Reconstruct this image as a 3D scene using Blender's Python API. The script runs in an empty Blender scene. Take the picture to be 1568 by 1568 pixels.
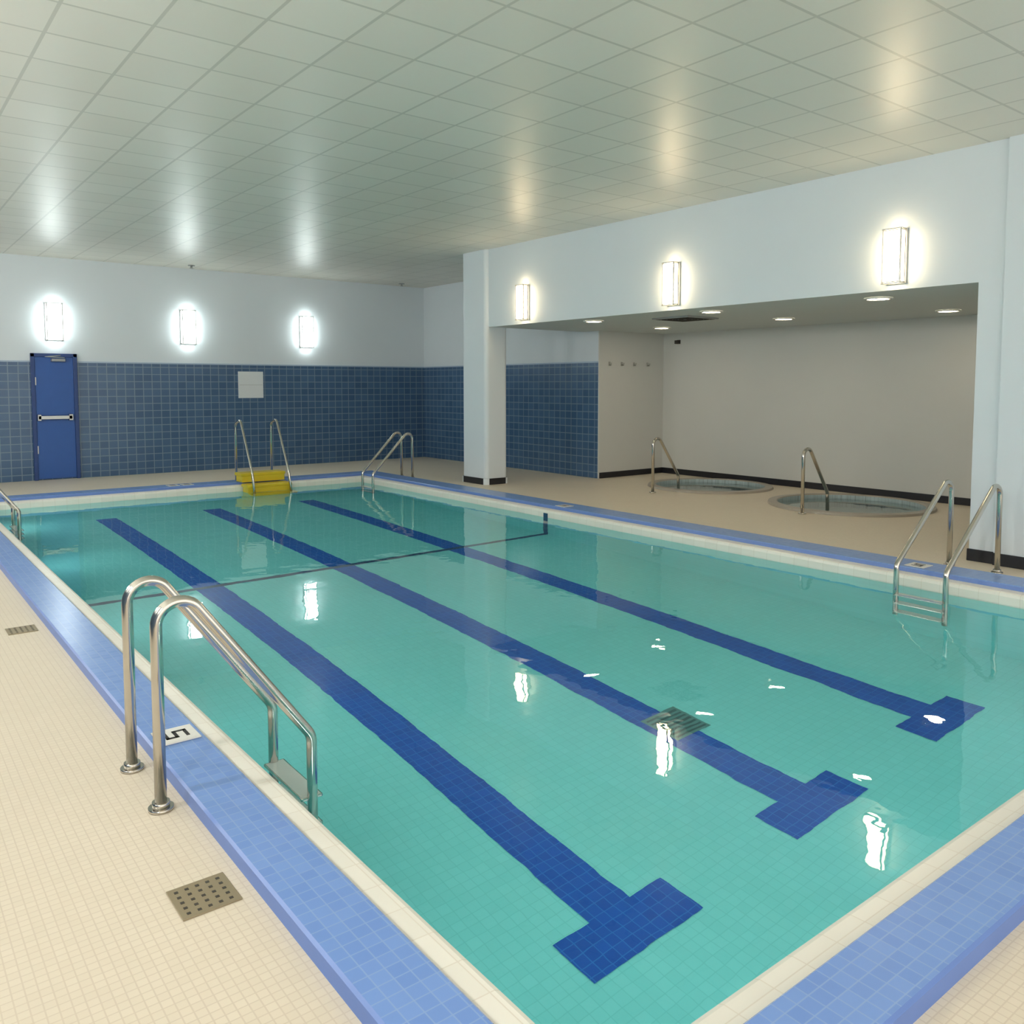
import bpy, bmesh, math
from mathutils import Vector, Matrix
scene=bpy.context.scene
scene.view_settings.view_transform='Standard'

# ------------------------------------------------ material helpers
class NT:
    def __init__(s,name):
        s.m=bpy.data.materials.new(name); s.m.use_nodes=True; s.t=s.m.node_tree; s.t.nodes.clear()
        s.out=s.t.nodes.new('ShaderNodeOutputMaterial')
    def n(s,typ,**k):
        x=s.t.nodes.new(typ)
        for a,v in k.items(): setattr(x,a,v)
        return x
    def l(s,a,b): s.t.links.new(a,b)
    def math(s,op,a,b=None):
        x=s.n('ShaderNodeMath',operation=op)
        for i,v in enumerate((a,b)):
            if v is None: continue
            if isinstance(v,(int,float)): x.inputs[i].default_value=v
            else: s.l(v,x.inputs[i])
        return x.outputs[0]
    def mix(s,f,a,b):
        x=s.n('ShaderNodeMix',data_type='RGBA')
        if isinstance(f,(int,float)): x.inputs[0].default_value=f
        else: s.l(f,x.inputs[0])
        for i,v in ((6,a),(7,b)):
            if isinstance(v,tuple): x.inputs[i].default_value=(*v,1) if len(v)==3 else v
            else: s.l(v,x.inputs[i])
        return x.outputs[2]
    def bsdf(s,col,rough=.5,spec=.5,metal=0,normal=None,coat=0):
        b=s.n('ShaderNodeBsdfPrincipled')
        if isinstance(col,tuple): b.inputs['Base Color'].default_value=(*col,1)
        else: s.l(col,b.inputs['Base Color'])
        if isinstance(rough,(int,float)): b.inputs['Roughness'].default_value=rough
        else: s.l(rough,b.inputs['Roughness'])
        b.inputs['Metallic'].default_value=metal
        b.inputs['Specular IOR Level'].default_value=spec
        if normal is not None: s.l(normal,b.inputs['Normal'])
        s.l(b.outputs[0],s.out.inputs[0]); return b
    def pos(s):
        g=s.n('ShaderNodeNewGeometry'); x=s.n('ShaderNodeSeparateXYZ'); s.l(g.outputs['Position'],x.inputs[0]); return x.outputs, g.outputs['Position']
    def noise(s,scale,detail=2,vec=None):
        x=s.n('ShaderNodeTexNoise'); x.inputs['Scale'].default_value=scale; x.inputs['Detail'].default_value=detail
        if vec is None: vec=s.pos()[1]
        s.l(vec,x.inputs['Vector']); return x.outputs['Fac']
    def grid(s,axes,size,w,off=(0,0)):
        """1 on grout lines, 0 inside tiles"""
        P,_=s.pos(); r=None
        for i,a in enumerate(axes):
            sz=size[i]
            v=s.math('DIVIDE',s.math('ADD',P[a],100+off[i]),sz)
            f=s.math('FRACT',v)
            d=s.math('ABSOLUTE',s.math('SUBTRACT',f,.5))
            e=s.math('GREATER_THAN',d,.5-w/sz/2)
            r=e if r is None else s.math('MAXIMUM',r,e)
        return r
    def rnd(s,axes,size,off=(0,0)):
        P,_=s.pos(); c=s.n('ShaderNodeCombineXYZ')
        for i,a in enumerate(axes):
            s.l(s.math('FLOOR',s.math('DIVIDE',s.math('ADD',P[a],100+off[i]),size[i])),c.inputs[i])
        w=s.n('ShaderNodeTexWhiteNoise',noise_dimensions='2D'); s.l(c.outputs[0],w.inputs['Vector']); return w.outputs['Value']
    def bump(s,h,strength=.3,dist=.01,inv=False):
        b=s.n('ShaderNodeBump',invert=inv); b.inputs['Strength'].default_value=strength; b.inputs['Distance'].default_value=dist
        s.l(h,b.inputs['Height']); return b.outputs[0]

def simple(name,col,rough=.5,metal=0,spec=.5,var=.06,scale=8):
    t=NT(name); n=t.noise(scale,3)
    c=t.mix(n,tuple(max(0,v*(1-var)) for v in col),tuple(min(1,v*(1+var)) for v in col))
    t.bsdf(c,rough,spec,metal); return t.m
def emis(name,col,st):
    t=NT(name); e=t.n('ShaderNodeEmission'); e.inputs[0].default_value=(*col,1); e.inputs[1].default_value=st
    t.l(e.outputs[0],t.out.inputs[0]); return t.m
def tile(name,axes,size,w,c1,c2,grout,rough=.3,spec=.5,strength=.3,mott=0.0,wob=0):
    t=NT(name); g=t.grid(axes,size,w); r=t.rnd(axes,size)
    c=t.mix(r,c1,c2)
    if mott:
        c=t.mix(t.math('MULTIPLY',t.noise(1.2,3),mott),c,tuple(v*.55 for v in c1))
    c=t.mix(g,c,grout)
    t.bsdf(c,rough,spec,0,t.bump(g,strength,.003,True)); return t.m

M={}
M['deck']=tile('deck_mosaic',(0,1),(.03,.03),.004,(.77,.68,.54),(.80,.71,.57),(.66,.57,.45),.45,.4,.12,.24)
for ax,nm in (((0,2),'x'),((1,2),'y')):
    M['blue_wall_'+nm]=tile('blue_wall_tile_'+nm,ax,(.15,.13),.013,(.045,.105,.21),(.065,.135,.25),(.17,.25,.34),.22,.5,.3)
M['cop']=tile('coping_blue_tile',(0,1),(.05,.05),.004,(.17,.30,.66),(.20,.34,.70),(.25,.38,.68),.25,.5,.2)
M['cop_side']=simple('coping_blue_side',(.12,.22,.55),.35)
M['lip']=tile('gutter_lip_tile',(0,1),(.15,.15),.004,(.86,.83,.74),(.90,.87,.78),(.76,.71,.61),.35,.5,.2,.12)
M['pool_f']=tile('pool_floor_tile',(0,1),(.06,.06),.004,(.23,.80,.78),(.25,.83,.81),(.20,.74,.72),.5,.3,.1)
M['pool_w']=tile('pool_wall_tile',(0,2),(.15,.15),.008,(.20,.72,.70),(.22,.75,.73),(.18,.67,.65),.5,.3,.1)
M['lane']=tile('lane_tile',(0,1),(.06,.06),.005,(.003,.09,.48),(.005,.11,.54),(.02,.19,.60),.4,.3,.1)
M['mark']=simple('depth_break_tile',(.01,.06,.14),.5)
M['white']=simple('wall_paint_white',(.70,.76,.80),.55,var=.015,scale=2)
M['alc']=simple('alcove_paint',(.64,.65,.62),.6,var=.02,scale=2)
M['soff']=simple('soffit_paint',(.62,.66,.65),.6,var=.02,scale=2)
M['black']=simple('black_baseboard',(.012,.013,.018),.35)
M['trimw']=simple('tile_cap',(.35,.45,.58),.3)
M['chrome']=simple('polished_steel',(.62,.59,.54),.16,1,var=.05,scale=20)
M['steel']=simple('brushed_steel',(.5,.5,.48),.35,1)
M['yellow']=simple('yellow_plastic',(.66,.50,.02),.4)
M['door']=simple('door_blue_paint',(.018,.095,.36),.35)
M['doorf']=simple('door_frame_blue',(.012,.05,.20),.35)
M['paper']=simple('white_board',(.72,.76,.78),.5,var=.02)
M['glyph']=simple('black_glyph',(.02,.02,.02),.5)
M['tilew']=simple('white_ceramic',(.78,.78,.74),.25)
M['drain']=simple('drain_metal',(.34,.28,.18),.45,.4)
M['dark']=simple('dark_recess',(.05,.045,.035),.7)
M['gray']=simple('grey_plastic',(.35,.36,.36),.5)
M['grate']=simple('pool_grate',(.10,.30,.30),.5)
M['grated']=simple('pool_grate_slots',(.03,.12,.13),.5)
M['tubt']=tile('tub_tile',(0,1),(.05,.05),.004,(.42,.52,.53),(.48,.58,.59),(.30,.36,.37),.4,.4)
M['tubr']=simple('tub_rim_tile',(.38,.34,.28),.3)
M['lamp_cool']=emis('sconce_diffuser_cool',(.90,1,.97),18)
M['fill_left']=emis('unseen_sconce_fill',(1,.98,.93),150)  # emitter of the added out-of-view fill sconces, left wall
M['lamp_warm']=emis('sconce_diffuser_warm',(1,.78,.48),19)
M['down']=emis('downlight_lens',(1,.82,.58),34)
M['uw_fill']=emis('added_pool_fill',(.95,1,1),24)  # emitter of the underwater fill lamps added to lift the basin
# ceiling
t=NT('ceiling_tile'); g=t.grid((0,1),(.5,.5),.022,(0,.1)); r=t.rnd((0,1),(.5,.5),(0,.1))
c=t.mix(r,(.70,.68,.60),(.74,.72,.64)); c=t.mix(g,c,(.54,.53,.46))
n=t.noise(60,2)
t.bsdf(c,.37,.55,0,t.bump(n,.12,.004)); M['ceil']=t.m
# water
t=NT('pool_water'); P=t.pos()[1]
n1=t.noise(2.2,2,P); n2=t.noise(8.0,2,P)
h=t.math('ADD',n1,t.math('MULTIPLY',n2,.12))
gl=t.n('ShaderNodeBsdfGlass'); gl.inputs['IOR'].default_value=1.333; gl.inputs['Roughness'].default_value=0.0
gl.inputs['Color'].default_value=(.97,1,1,1)
t.l(t.bump(h,1.0,.0036),gl.inputs['Normal']); t.l(gl.outputs[0],t.out.inputs[0]); M['water']=t.m

# ------------------------------------------------ mesh builder
class MB:
    def __init__(s): s.bm=bmesh.new(); s.mats=[]
    def mi(s,m):
        if m not in s.mats: s.mats.append(m)
        return s.mats.index(m)
    def poly(s,pts,m,smooth=False):
        f=s.bm.faces.new([s.bm.verts.new(p) for p in pts]); f.material_index=s.mi(m); f.smooth=smooth; return f
    def box(s,a,b,m,bev=0,rot=None,mats=None):
        r=bmesh.ops.create_cube(s.bm,size=1); vs=r['verts']
        c=(Vector(a)+Vector(b))/2; d=Vector(b)-Vector(a)
        for v in vs: v.co=Vector((v.co.x*d.x,v.co.y*d.y,v.co.z*d.z))+c
        fs=list({f for v in vs for f in v.link_faces})
        for f in fs: f.material_index=s.mi(m)
        if mats:
            for f in fs:
                f.normal_update()
                for (nx,mm) in mats:
                    if f.normal.dot(Vector(nx))>.9: f.material_index=s.mi(mm)
        if bev:
            es=list({e for f in fs for e in f.edges})
            bmesh.ops.bevel(s.bm,geom=es,offset=bev,segments=2,affect='EDGES',profile=.5)
        return vs
    def tube(s,pts,r,m,seg=16,cap=True):
        pts=[Vector(p) for p in pts]; rings=[]; n=len(pts)
        T=[(pts[min(i+1,n-1)]-pts[max(i-1,0)]).normalized() for i in range(n)]
        up=Vector((0,0,1)) if abs(T[0].z)<.9 else Vector((0,1,0))
        N=(up-T[0]*up.dot(T[0])).normalized()
        for i in range(n):
            N=(N-T[i]*N.dot(T[i])).normalized(); B=T[i].cross(N)
            rings.append([s.bm.verts.new(pts[i]+(N*math.cos(a)+B*math.sin(a))*r) for a in [2*math.pi*k/seg for k in range(seg)]])
        k=s.mi(m)
        for i in range(n-1):
            for j in range(seg):
                f=s.bm.faces.new((rings[i][j],rings[i][(j+1)%seg],rings[i+1][(j+1)%seg],rings[i+1][j])); f.material_index=k; f.smooth=True
        if cap:
            for rr in (rings[0][::-1],rings[-1]): f=s.bm.faces.new(rr); f.material_index=k
    def cyl(s,c,r,h,m,seg=32,r2=None):
        r2=r if r2 is None else r2; c=Vector(c)
        a=[s.bm.verts.new(c+Vector((r*math.cos(t),r*math.sin(t),0))) for t in [2*math.pi*k/seg for k in range(seg)]]
        b=[s.bm.verts.new(c+Vector((r2*math.cos(t),r2*math.sin(t),h))) for t in [2*math.pi*k/seg for k in range(seg)]]
        k=s.mi(m)
        for j in range(seg):
            f=s.bm.faces.new((a[j],a[(j+1)%seg],b[(j+1)%seg],b[j])); f.material_index=k; f.smooth=True
        f=s.bm.faces.new(a[::-1]); f.material_index=k
        f=s.bm.faces.new(b); f.material_index=k
    def lathe(s,c,prof,ms,seg=64):
        c=Vector(c); rings=[]
        for (r,z) in prof: rings.append([s.bm.verts.new(c+Vector((r*math.cos(t),r*math.sin(t),z))) for t in [2*math.pi*k/seg for k in range(seg)]])
        for i in range(len(prof)-1):
            k=s.mi(ms[i])
            for j in range(seg):
                f=s.bm.faces.new((rings[i][j],rings[i][(j+1)%seg],rings[i+1][(j+1)%seg],rings[i+1][j])); f.material_index=k
        return rings
    def frame(s,rect,prof,ms):
        x0,x1,y0,y1=rect
        L=[]
        for (o,z,*q) in prof:
            o2=q[0] if q else o      # offset used on the far / right sides
            L.append([Vector((x0-o,y0-o,z)),Vector((x1+o2,y0-o,z)),Vector((x1+o2,y1+o2,z)),Vector((x0-o,y1+o2,z))])
        for i in range(len(prof)-1):
            for j in range(4):
                s.poly([L[i][j],L[i][(j+1)%4],L[i+1][(j+1)%4],L[i+1][j]],ms[i])
    def done(s,name,recalc=True):
        if recalc: bmesh.ops.recalc_face_normals(s.bm,faces=s.bm.faces)
        me=bpy.data.meshes.new(name); s.bm.to_mesh(me); s.bm.free()
        for m in s.mats: me.materials.append(M[m])
        o=bpy.data.objects.new(name,me); scene.collection.objects.link(o); return o

def fillet(pts,rad,n=10):
    pts=[Vector(p) for p in pts]; out=[pts[0]]
    for i in range(1,len(pts)-1):
        P=pts[i]; a=(pts[i-1]-P).normalized(); b=(pts[i+1]-P).normalized()
        r=rad[i-1] if isinstance(rad,(list,tuple)) else rad
        ang=a.angle(b); tl=r/math.tan(ang/2)
        A=P+a*tl; C=P+(a+b).normalized()*(r/math.sin(ang/2))
        va=A-C; vb=P+b*tl-C; tot=va.angle(vb); ax=va.cross(vb).normalized()
        for k in range(n+1): out.append(C+Matrix.Rotation(tot*k/n,3,ax)@va)
    out.append(pts[-1]); return out

# ------------------------------------------------ dimensions
HC=3.735; ZT=2.0; YF=16.03; XC=10.01; XR=7.99; ZL=2.519; XA=11.62; YP=10.467
PX0,PX1,PY0,PY1=1.29,6.90,1.32,13.15; ZW=-.08; ZB=-1.50
XL=-1.6
TUBS=[(10.62,8.55,.84),(10.42,6.05,.92)]

# deck with holes
bm=bmesh.new(); edges=[]
def loop(pts):
    vs=[bm.verts.new((x,y,0)) for x,y in pts]
    for i in range(len(vs)): edges.append(bm.edges.new((vs[i],vs[(i+1)%len(vs)])))
loop([(-2.2,-2.5),(11.9,-2.5),(11.9,16.3),(-2.2,16.3)])
o=.34;o2=.47; loop([(PX0-o,PY0-o),(PX1+o2,PY0-o),(PX1+o2,PY1+o2),(PX0-o,PY1+o2)])
for cx,cy,r in TUBS: loop([(cx+r*math.cos(2*math.pi*k/64),cy+r*math.sin(2*math.pi*k/64)) for k in range(64)])
bmesh.ops.triangle_fill(bm,use_beauty=True,use_dissolve=False,edges=edges,normal=(0,0,1))
me=bpy.data.meshes.new('floor'); bm.to_mesh(me); bm.free(); me.materials.append(M['deck'])
fo=bpy.data.objects.new('floor',me); scene.collection.objects.link(fo)

# pool basin + coping
b=MB()
b.frame((PX0,PX1,PY0,PY1),[(0,ZB),(0,-.12),(0,-.02),(.008,.002),(.025,.01),(.115,.014),(.122,.045),(.13,.052),(.335,.052,.465),(.345,.045,.475),(.352,-.03,.482)],
 ['pool_w','lip','lip','lip','lip','cop_side','cop','cop','cop_side','cop_side'])
FP=[(PY0,-1.46),(3.0,-1.45),(8.16,-1.20),(PY1,-.88)]
def fz(y):
    for (a,za),(c,zc) in zip(FP,FP[1:]):
        if y<=c+1e-6: return za+(zc-za)*(y-a)/(c-a)
    return FP[-1][1]
def strip(x0,x1,y0,y1,dz,m):
    ys=[y0]+[p[0] for p in FP if y0<p[0]<y1]+[y1]
    for a,c in zip(ys,ys[1:]):
        b.poly([(x0,a,fz(a)+dz),(x1,a,fz(a)+dz),(x1,c,fz(c)+dz),(x0,c,fz(c)+dz)],m)
strip(PX0,PX1,PY0,PY1,0,'pool_f')
for x in (2.63,4.05,5.52):
    strip(x-.13,x+.13,2.41,12.35,.004,'lane')
    strip(x-.34,x+.34,2.39,2.65,.005,'lane')
strip(PX0,PX1,8.12,8.20,.007,'mark')
b.box((PX1-.006,8.12,ZB),(PX1-.001,8.20,-.03),'mark')
strip(3.98,4.30,3.42,3.74,.010,'grate')
for i in range(7): strip(4.00,4.28,3.44+i*.042,3.46+i*.042,.013,'grated')
# added fill lamps on the left and near walls to brighten the pool
for y in (2.6,5.0,7.4,9.8,12.2):
    b.box((PX0,y-.14,-.72),(PX0+.02,y+.14,-.44),'steel',.006); b.box((PX0+.012,y-.11,-.69),(PX0+.026,y+.11,-.47),'uw_fill')
for x in (2.6,4.1,5.6):
    b.box((x-.14,PY0,-.72),(x+.14,PY0+.02,-.44),'steel',.006); b.box((x-.11,PY0+.012,-.69),(x+.11,PY0+.026,-.47),'uw_fill')
pool=b.done('swimming_pool',False)
b=MB(); b.poly([(PX0+.001,PY0+.001,ZW),(PX1-.001,PY0+.001,ZW),(PX1-.001,PY1-.001,ZW),(PX0+.001,PY1-.001,ZW)],'water'); w=b.done('water_surface',False); w.parent=pool

# hot tubs
for cx,cy,r in TUBS:
    b=MB()
    b.lathe((cx,cy,0),[(r+.13,.001),(r+.12,.03),(r+.01,.035),(r,.02),(r,-.18),(r-.28,-.18),(r-.28,-.6),(.01,-.6)],['tubr','tubr','tubr','tubt','tubt','tubt','tubt'])
    tub=b.done('hot_tub',False)
    b=MB(); b.poly([(cx+(r-.002)*math.cos(2*math.pi*k/64),cy+(r-.002)*math.sin(2*math.pi*k/64),-.03) for k in range(64)],'water'); w=b.done('tub_water',False); w.parent=tub

# ------------------------------------------------ shell
b=MB(); b.box((-2.2,-2.5,HC),(11.9,16.3,HC+.1),'ceil'); b.done('ceiling')
b=MB(); b.box((XL-.2,-2.5,ZT),(XL-.012,YF,HC),'white'); b.box((XL-.2,-2.5,0),(XL,YF,ZT),'blue_wall_y'); b.done('wall_left')
b=MB()
b.box((-2.2,YF+.012,ZT),(XC+.2,YF+.25,HC),'white')
b.box((-2.2,YF,0),(XC+.012,YF+.25,ZT-.02),'blue_wall_x'); b.box((-2.2,YF-.004,ZT-.02),(XC,YF+.25,ZT+.004),'trimw')
b.done('wall_far')
b=MB()
b.box((XC+.012,YP+.15,ZT),(XC+.2,YF+.012,HC),'white')
b.box((XC,YP,0),(XC+.2,YF,ZT-.02),'blue_wall_y'); b.box((XC-.004,YP,ZT-.02),(XC+.2,YF,ZT+.004),'trimw')
b.box((XC+.012,YP+.004,ZT),(XC+.2,YP+.15,HC),'white')
b.done('wall_right_rear')
b=MB()
b.box((XC+.001,YP-.02,0),(XA+.2,YP+.002,ZL+.05),'alc')
b.box((XA,3.2,0),(XA+.2,YP,ZL+.05),'alc')
b.box((XR+.25,3.2,0),(XA+.2,3.456,ZL+.05),'alc')
b.done('wall_alcove')
b=MB()
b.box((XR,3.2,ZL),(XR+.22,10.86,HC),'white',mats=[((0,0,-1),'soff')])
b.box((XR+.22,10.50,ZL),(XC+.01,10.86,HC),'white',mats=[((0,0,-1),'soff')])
b.box((XR,3.2,0),(XR+.25,3.456,ZL),'white')
b.box((XR-.035,-2.5,0),(XR+.25,3.23,HC),'white')
b.done('wall_right')
b=MB(); b.box((XR+.22,3.2,ZL),(XA+.2,10.5,ZL+.1),'soff'); b.done('ceiling_alcove')
# column with rounded corners
b=MB()
vs=b.box((7.93,10.86,0),(8.37,11.53,HC),'white')
es=[e for e in b.bm.edges if abs(e.verts[0].co.z-e.verts[1].co.z)>1]
bmesh.ops.bevel(b.bm,geom=es,offset=.07,segments=6,affect='EDGES',profile=.5)
vs2=b.box((7.915,10.845,0),(8.385,11.545,.10),'black')
es=[e for e in b.bm.edges if e.verts[0] in vs2 and e.verts[1] in vs2 and abs(e.verts[0].co.z-e.verts[1].co.z)>.05]
bmesh.ops.bevel(b.bm,geom=es,offset=.07,segments=6,affect='EDGES',profile=.5)
b.done('column')
def bb(name,a,c): 
    b=MB(); b.box(a,c,'black',.004); b.done(name)
bb('baseboard_alcove',(XA-.015,3.456,0),(XA,YP-.02,.10))
bb('baseboard_alcove_end',(XC+.02,YP-.035,0),(XA-.015,YP-.02,.10))
bb('baseboard_right',(XR-.05,-2.5,0),(XR-.036,3.232,.11))
bb('baseboard_pier',(XR-.014,3.232,0),(XR,3.47,.11))

# door
b=MB(); X0,X1,H=2.326,3.027,2.13
b.box((X0,YF-.05,0),(X0+.06,YF-.005,H),'doorf',.005); b.box((X1-.06,YF-.05,0),(X1,YF-.005,H),'doorf',.005); b.box((X0,YF-.05,H-.06),(X1,YF-.005,H),'doorf',.005)
b.box((X0+.06,YF-.03,.02),(X1-.06,YF-.005,H-.06),'door',.003)
b.box((X0+.08,YF-.09,1.02),(X1-.1,YF-.05,1.09),'steel',.008); b.box((X0+.07,YF-.09,1.0),(X0+.13,YF-.03,1.11),'steel',.006); b.box((X1-.16,YF-.09,1.0),(X1-.09,YF-.03,1.11),'steel',.006)
b.box((X0+.30,YF-.10,H-.14),(X0+.52,YF-.03,H-.08),'gray',.008); b.tube([(X0+.5,YF-.11,H-.07),(X0+.2,YF-.16,H-.06),(X0+.45,YF-.05,H-.03)],.008,'gray',8)
b.box((X0+.05,YF-.04,.45),(X0+.075,YF-.02,.58),'steel'); b.box((X0+.05,YF-.04,1.6),(X0+.075,YF-.02,1.73),'steel')
b.done('door_1')
# sign
b=MB(); b.box((5.82,YF-.025,1.35),(6.31,YF-.001,1.86),'paper',.004); b.box((5.84,YF-.028,1.60),(6.29,YF-.024,1.605),'gray'); b.done('notice_board')

# sconces
def sconce(pos,ang,lamp,h=.25,w=.20):
    b=MB(); d=.12
    b.box((-w/2,-.03,-h*1.04),(w/2,-.0,h*1.04),'steel',.004)
    b.box((-w/2+.012,-d,-h),(w/2-.012,-.031,h),lamp,.01)
    for sx in (-1,1): b.box((sx*(w/2-.012)-.005,-d-.004,-h*1.04),(sx*(w/2-.012)+.005,-d+.014,h*1.04),'steel',.002)
    for z in (-h*1.03,h*1.03):
        b.box((-w/2,-d-.004,z-.005),(w/2,-d+.014,z+.005),'steel',.002)
        for sx in (-1,1): b.box((sx*(w/2-.012)-.005,-d,z-.005),(sx*(w/2-.012)+.005,-.01,z+.005),'steel')
    o=b.done('wall_sconce'); o.location=pos; o.rotation_euler=(0,0,ang); return o
for x in (2.70,4.90,7.22): sconce((x,YF+.011,2.66),0,'lamp_cool',.30,.26)
for y in (9.93,7.02,4.21): sconce((XR-.001,y,2.83),-math.pi/2,'lamp_warm')
for y in (0.5,3.5,6.5,9.5,12.5): sconce((XL-.011,y,2.70),math.pi/2,'fill_left',.30)  # unseen left-wall sconces, added as fill to even out the room light

# downlights
for (x,y) in ((8.42,8.90),(10.27,9.28),(8.49,6.85),(10.18,6.96),(8.60,4.73),(10.69,4.97)):
    b=MB(); b.lathe((x,y,ZL),[(.145,-.001),(.14,-.014),(.115,-.016),(.105,-.006)],['tilew']*3,40)
    b.cyl((x,y,ZL-.010),.108,.006,'down',40); b.done('recessed_downlight')
b=MB(); x,y=9.05,7.75
b.box((x-.32,y-.32,ZL-.02),(x+.32,y+.32,ZL-.001),'gray',.004)
for i in range(5):
    s=.28-.055*i; z=ZL-.024
    for a,c in (((x-s,y-s,z),(x+s,y-s+.02,z+.006)),((x-s,y+s-.02,z),(x+s,y+s,z+.006)),((x-s,y-s,z),(x-s+.02,y+s,z+.006)),((x+s-.02,y-s,z),(x+s,y+s,z+.006))): b.box(a,c,'dark')
b.done('ceiling_vent')
for (x,y) in ((4.85,15.55),(9.2,15.6)):
    b=MB(); b.cyl((x,y,HC-.012),.06,.011,'gray',24); b.cyl((x,y,HC-.05),.018,.04,'steel',16); b.cyl((x,y,HC-.058),.035,.006,'steel',20); b.done('fire_sprinkler')

# ladders
def ladder(xd,ys,dirx,name='pool_ladder',span=.61,zc=.96,zb=-.85):
    b=MB()
    for y in ys:
        P=[(xd,y,0),(xd,y,zc),(xd+dirx*span,y,.13),(xd+dirx*span,y,zb)]
        b.tube(fillet(P,[.085,.09],14),.022,'chrome',20)
        b.cyl((xd,y,.001),.046,.012,'chrome',24); b.cyl((xd,y,.013),.032,.02,'chrome',24)
    for z in (-.24,-.5,-.76):
        b.box((xd+dirx*span-.05,min(ys),z),(xd+dirx*span+.05,max(ys),z+.03),'tilew',.008)
    return b.done(name)
ladder(.85,(3.67,3.25),1)
ladder(.85,(11.25,11.72),1)
ladder(7.47,(12.72,12.36),-1,span=.76,zc=.90)
ladder(7.62,(3.46,3.06),-1,span=.92,zc=.84)
# tub handrails
def rail(x,y,ang,dy=0):
    b=MB(); d=Vector((math.cos(ang),math.sin(ang),0)); p=Vector((x,y,0)); Zv=Vector((0,0,1))
    P=[p,p+Zv*1.0,p+d*.60+Zv*.22,p+d*.62-Zv*.15]
    b.tube(fillet(P,[.10,.09],14),.022,'chrome',18)
    b.cyl(p+Zv*.001,.05,.015,'chrome',24)
    b.done('tub_handrail')
rail(9.32,8.56,0.05); rail(9.25,6.0,0.05)

# pool steps (yellow)
b=MB(); x0,x1=4.78,5.52
for (ya,yb,z) in ((13.12,13.42,.20),(12.86,13.13,.04),(12.62,12.87,-.14)):
    b.box((x0,ya,z-.05),(x1,yb,z),'yellow',.012)
    for x in (x0+.02,x1-.05): b.box((x,ya+.02,z-.19 if ya<13.1 else .055),(x+.04,yb-.02,z-.04),'yellow',.006)
    b.box((x0+.02,ya+.01,max(z-.16,.055) if ya>13.1 else z-.16),(x1-.02,ya+.03,z-.04),'yellow',.004)
for x in (x0+.09,x1-.05):
    b.tube(fillet([(x,12.75,-.25),(x,12.88,.22),(x,13.35,1.04),(x,13.58,.98),(x,13.58,.053)],[.2,.09,.09]),.02,'chrome',16)
b.done('pool_entry_steps')

# depth markers
def marker(x,y,ang,s=.085,z=.053,txt='5'):
    b=MB(); b.box((-s,-s,0),(s,s,.006),'tilew',.002)
    c=[(-.04,.05,.04,.035),(-.04,.05,-.025,0),(-.04,.01,.04,-.005),(.025,.01,.04,-.05),(-.04,-.035,.04,-.05)]
    for (xa,ya,xb,yb) in c: b.box((min(xa,xb),min(ya,yb),.005),(max(xa,xb),max(ya,yb),.0075),'glyph')
    o=b.done('depth_marker_tile'); o.location=(x,y,z); o.rotation_euler=(0,0,ang)
marker(1.06,3.78,math.pi/2); marker(3.82,13.42,0); marker(4.03,13.42,0); marker(7.12,8.05,-math.pi/2); marker(7.15,3.50,-math.pi/2)
# drains
def drain(x,y,s):
    b=MB(); b.box((-s,-s,.0005),(s,s,.005),'drain',.001)
    for i in range(5):
        for j in range(5):
            b.box((-s*.8+i*s*.36,-s*.8+j*s*.36,.0045),(-s*.8+i*s*.36+s*.13,-s*.8+j*s*.36+s*.13,.0058),'dark')
    o=b.done('floor_drain'); o.location=(x,y,0)
drain(.80,2.60,.09); drain(.80,6.25,.085); drain(2.62,.80,.085)
# coat hooks
b=MB()
for x in (10.25,10.55,10.85,11.2):
    y=YP-.02; b.box((x-.02,y-.012,1.93),(x+.02,y,2.0),'steel',.003); b.tube([(x,y-.01,1.95),(x,y-.05,1.94),(x,y-.06,1.98)],.007,'steel',8)
b.done('coat_hooks')
# security camera
b=MB(); b.box((XA-.02,10.05,2.33),(XA-.001,10.12,2.40),'dark',.003); b.cyl((XA-.06,10.085,2.33),.04,.06,'dark',20); b.done('security_camera')

# ------------------------------------------------ world & camera
wd=bpy.data.worlds.new('World'); scene.world=wd; wd.use_nodes=True
bg=wd.node_tree.nodes['Background']; bg.inputs[0].default_value=(1,.95,.88,1); bg.inputs[1].default_value=1.9
cam=bpy.data.cameras.new('camera'); co=bpy.data.objects.new('camera',cam); scene.collection.objects.link(co)
co.location=(0,0,1.6); co.rotation_euler=(math.pi/2-.0677,0,-.6616)
cam.sensor_width=36; cam.lens=1291.53/1568*36; cam.shift_y=-(784-677.2)/1568; cam.clip_start=.05
scene.camera=co
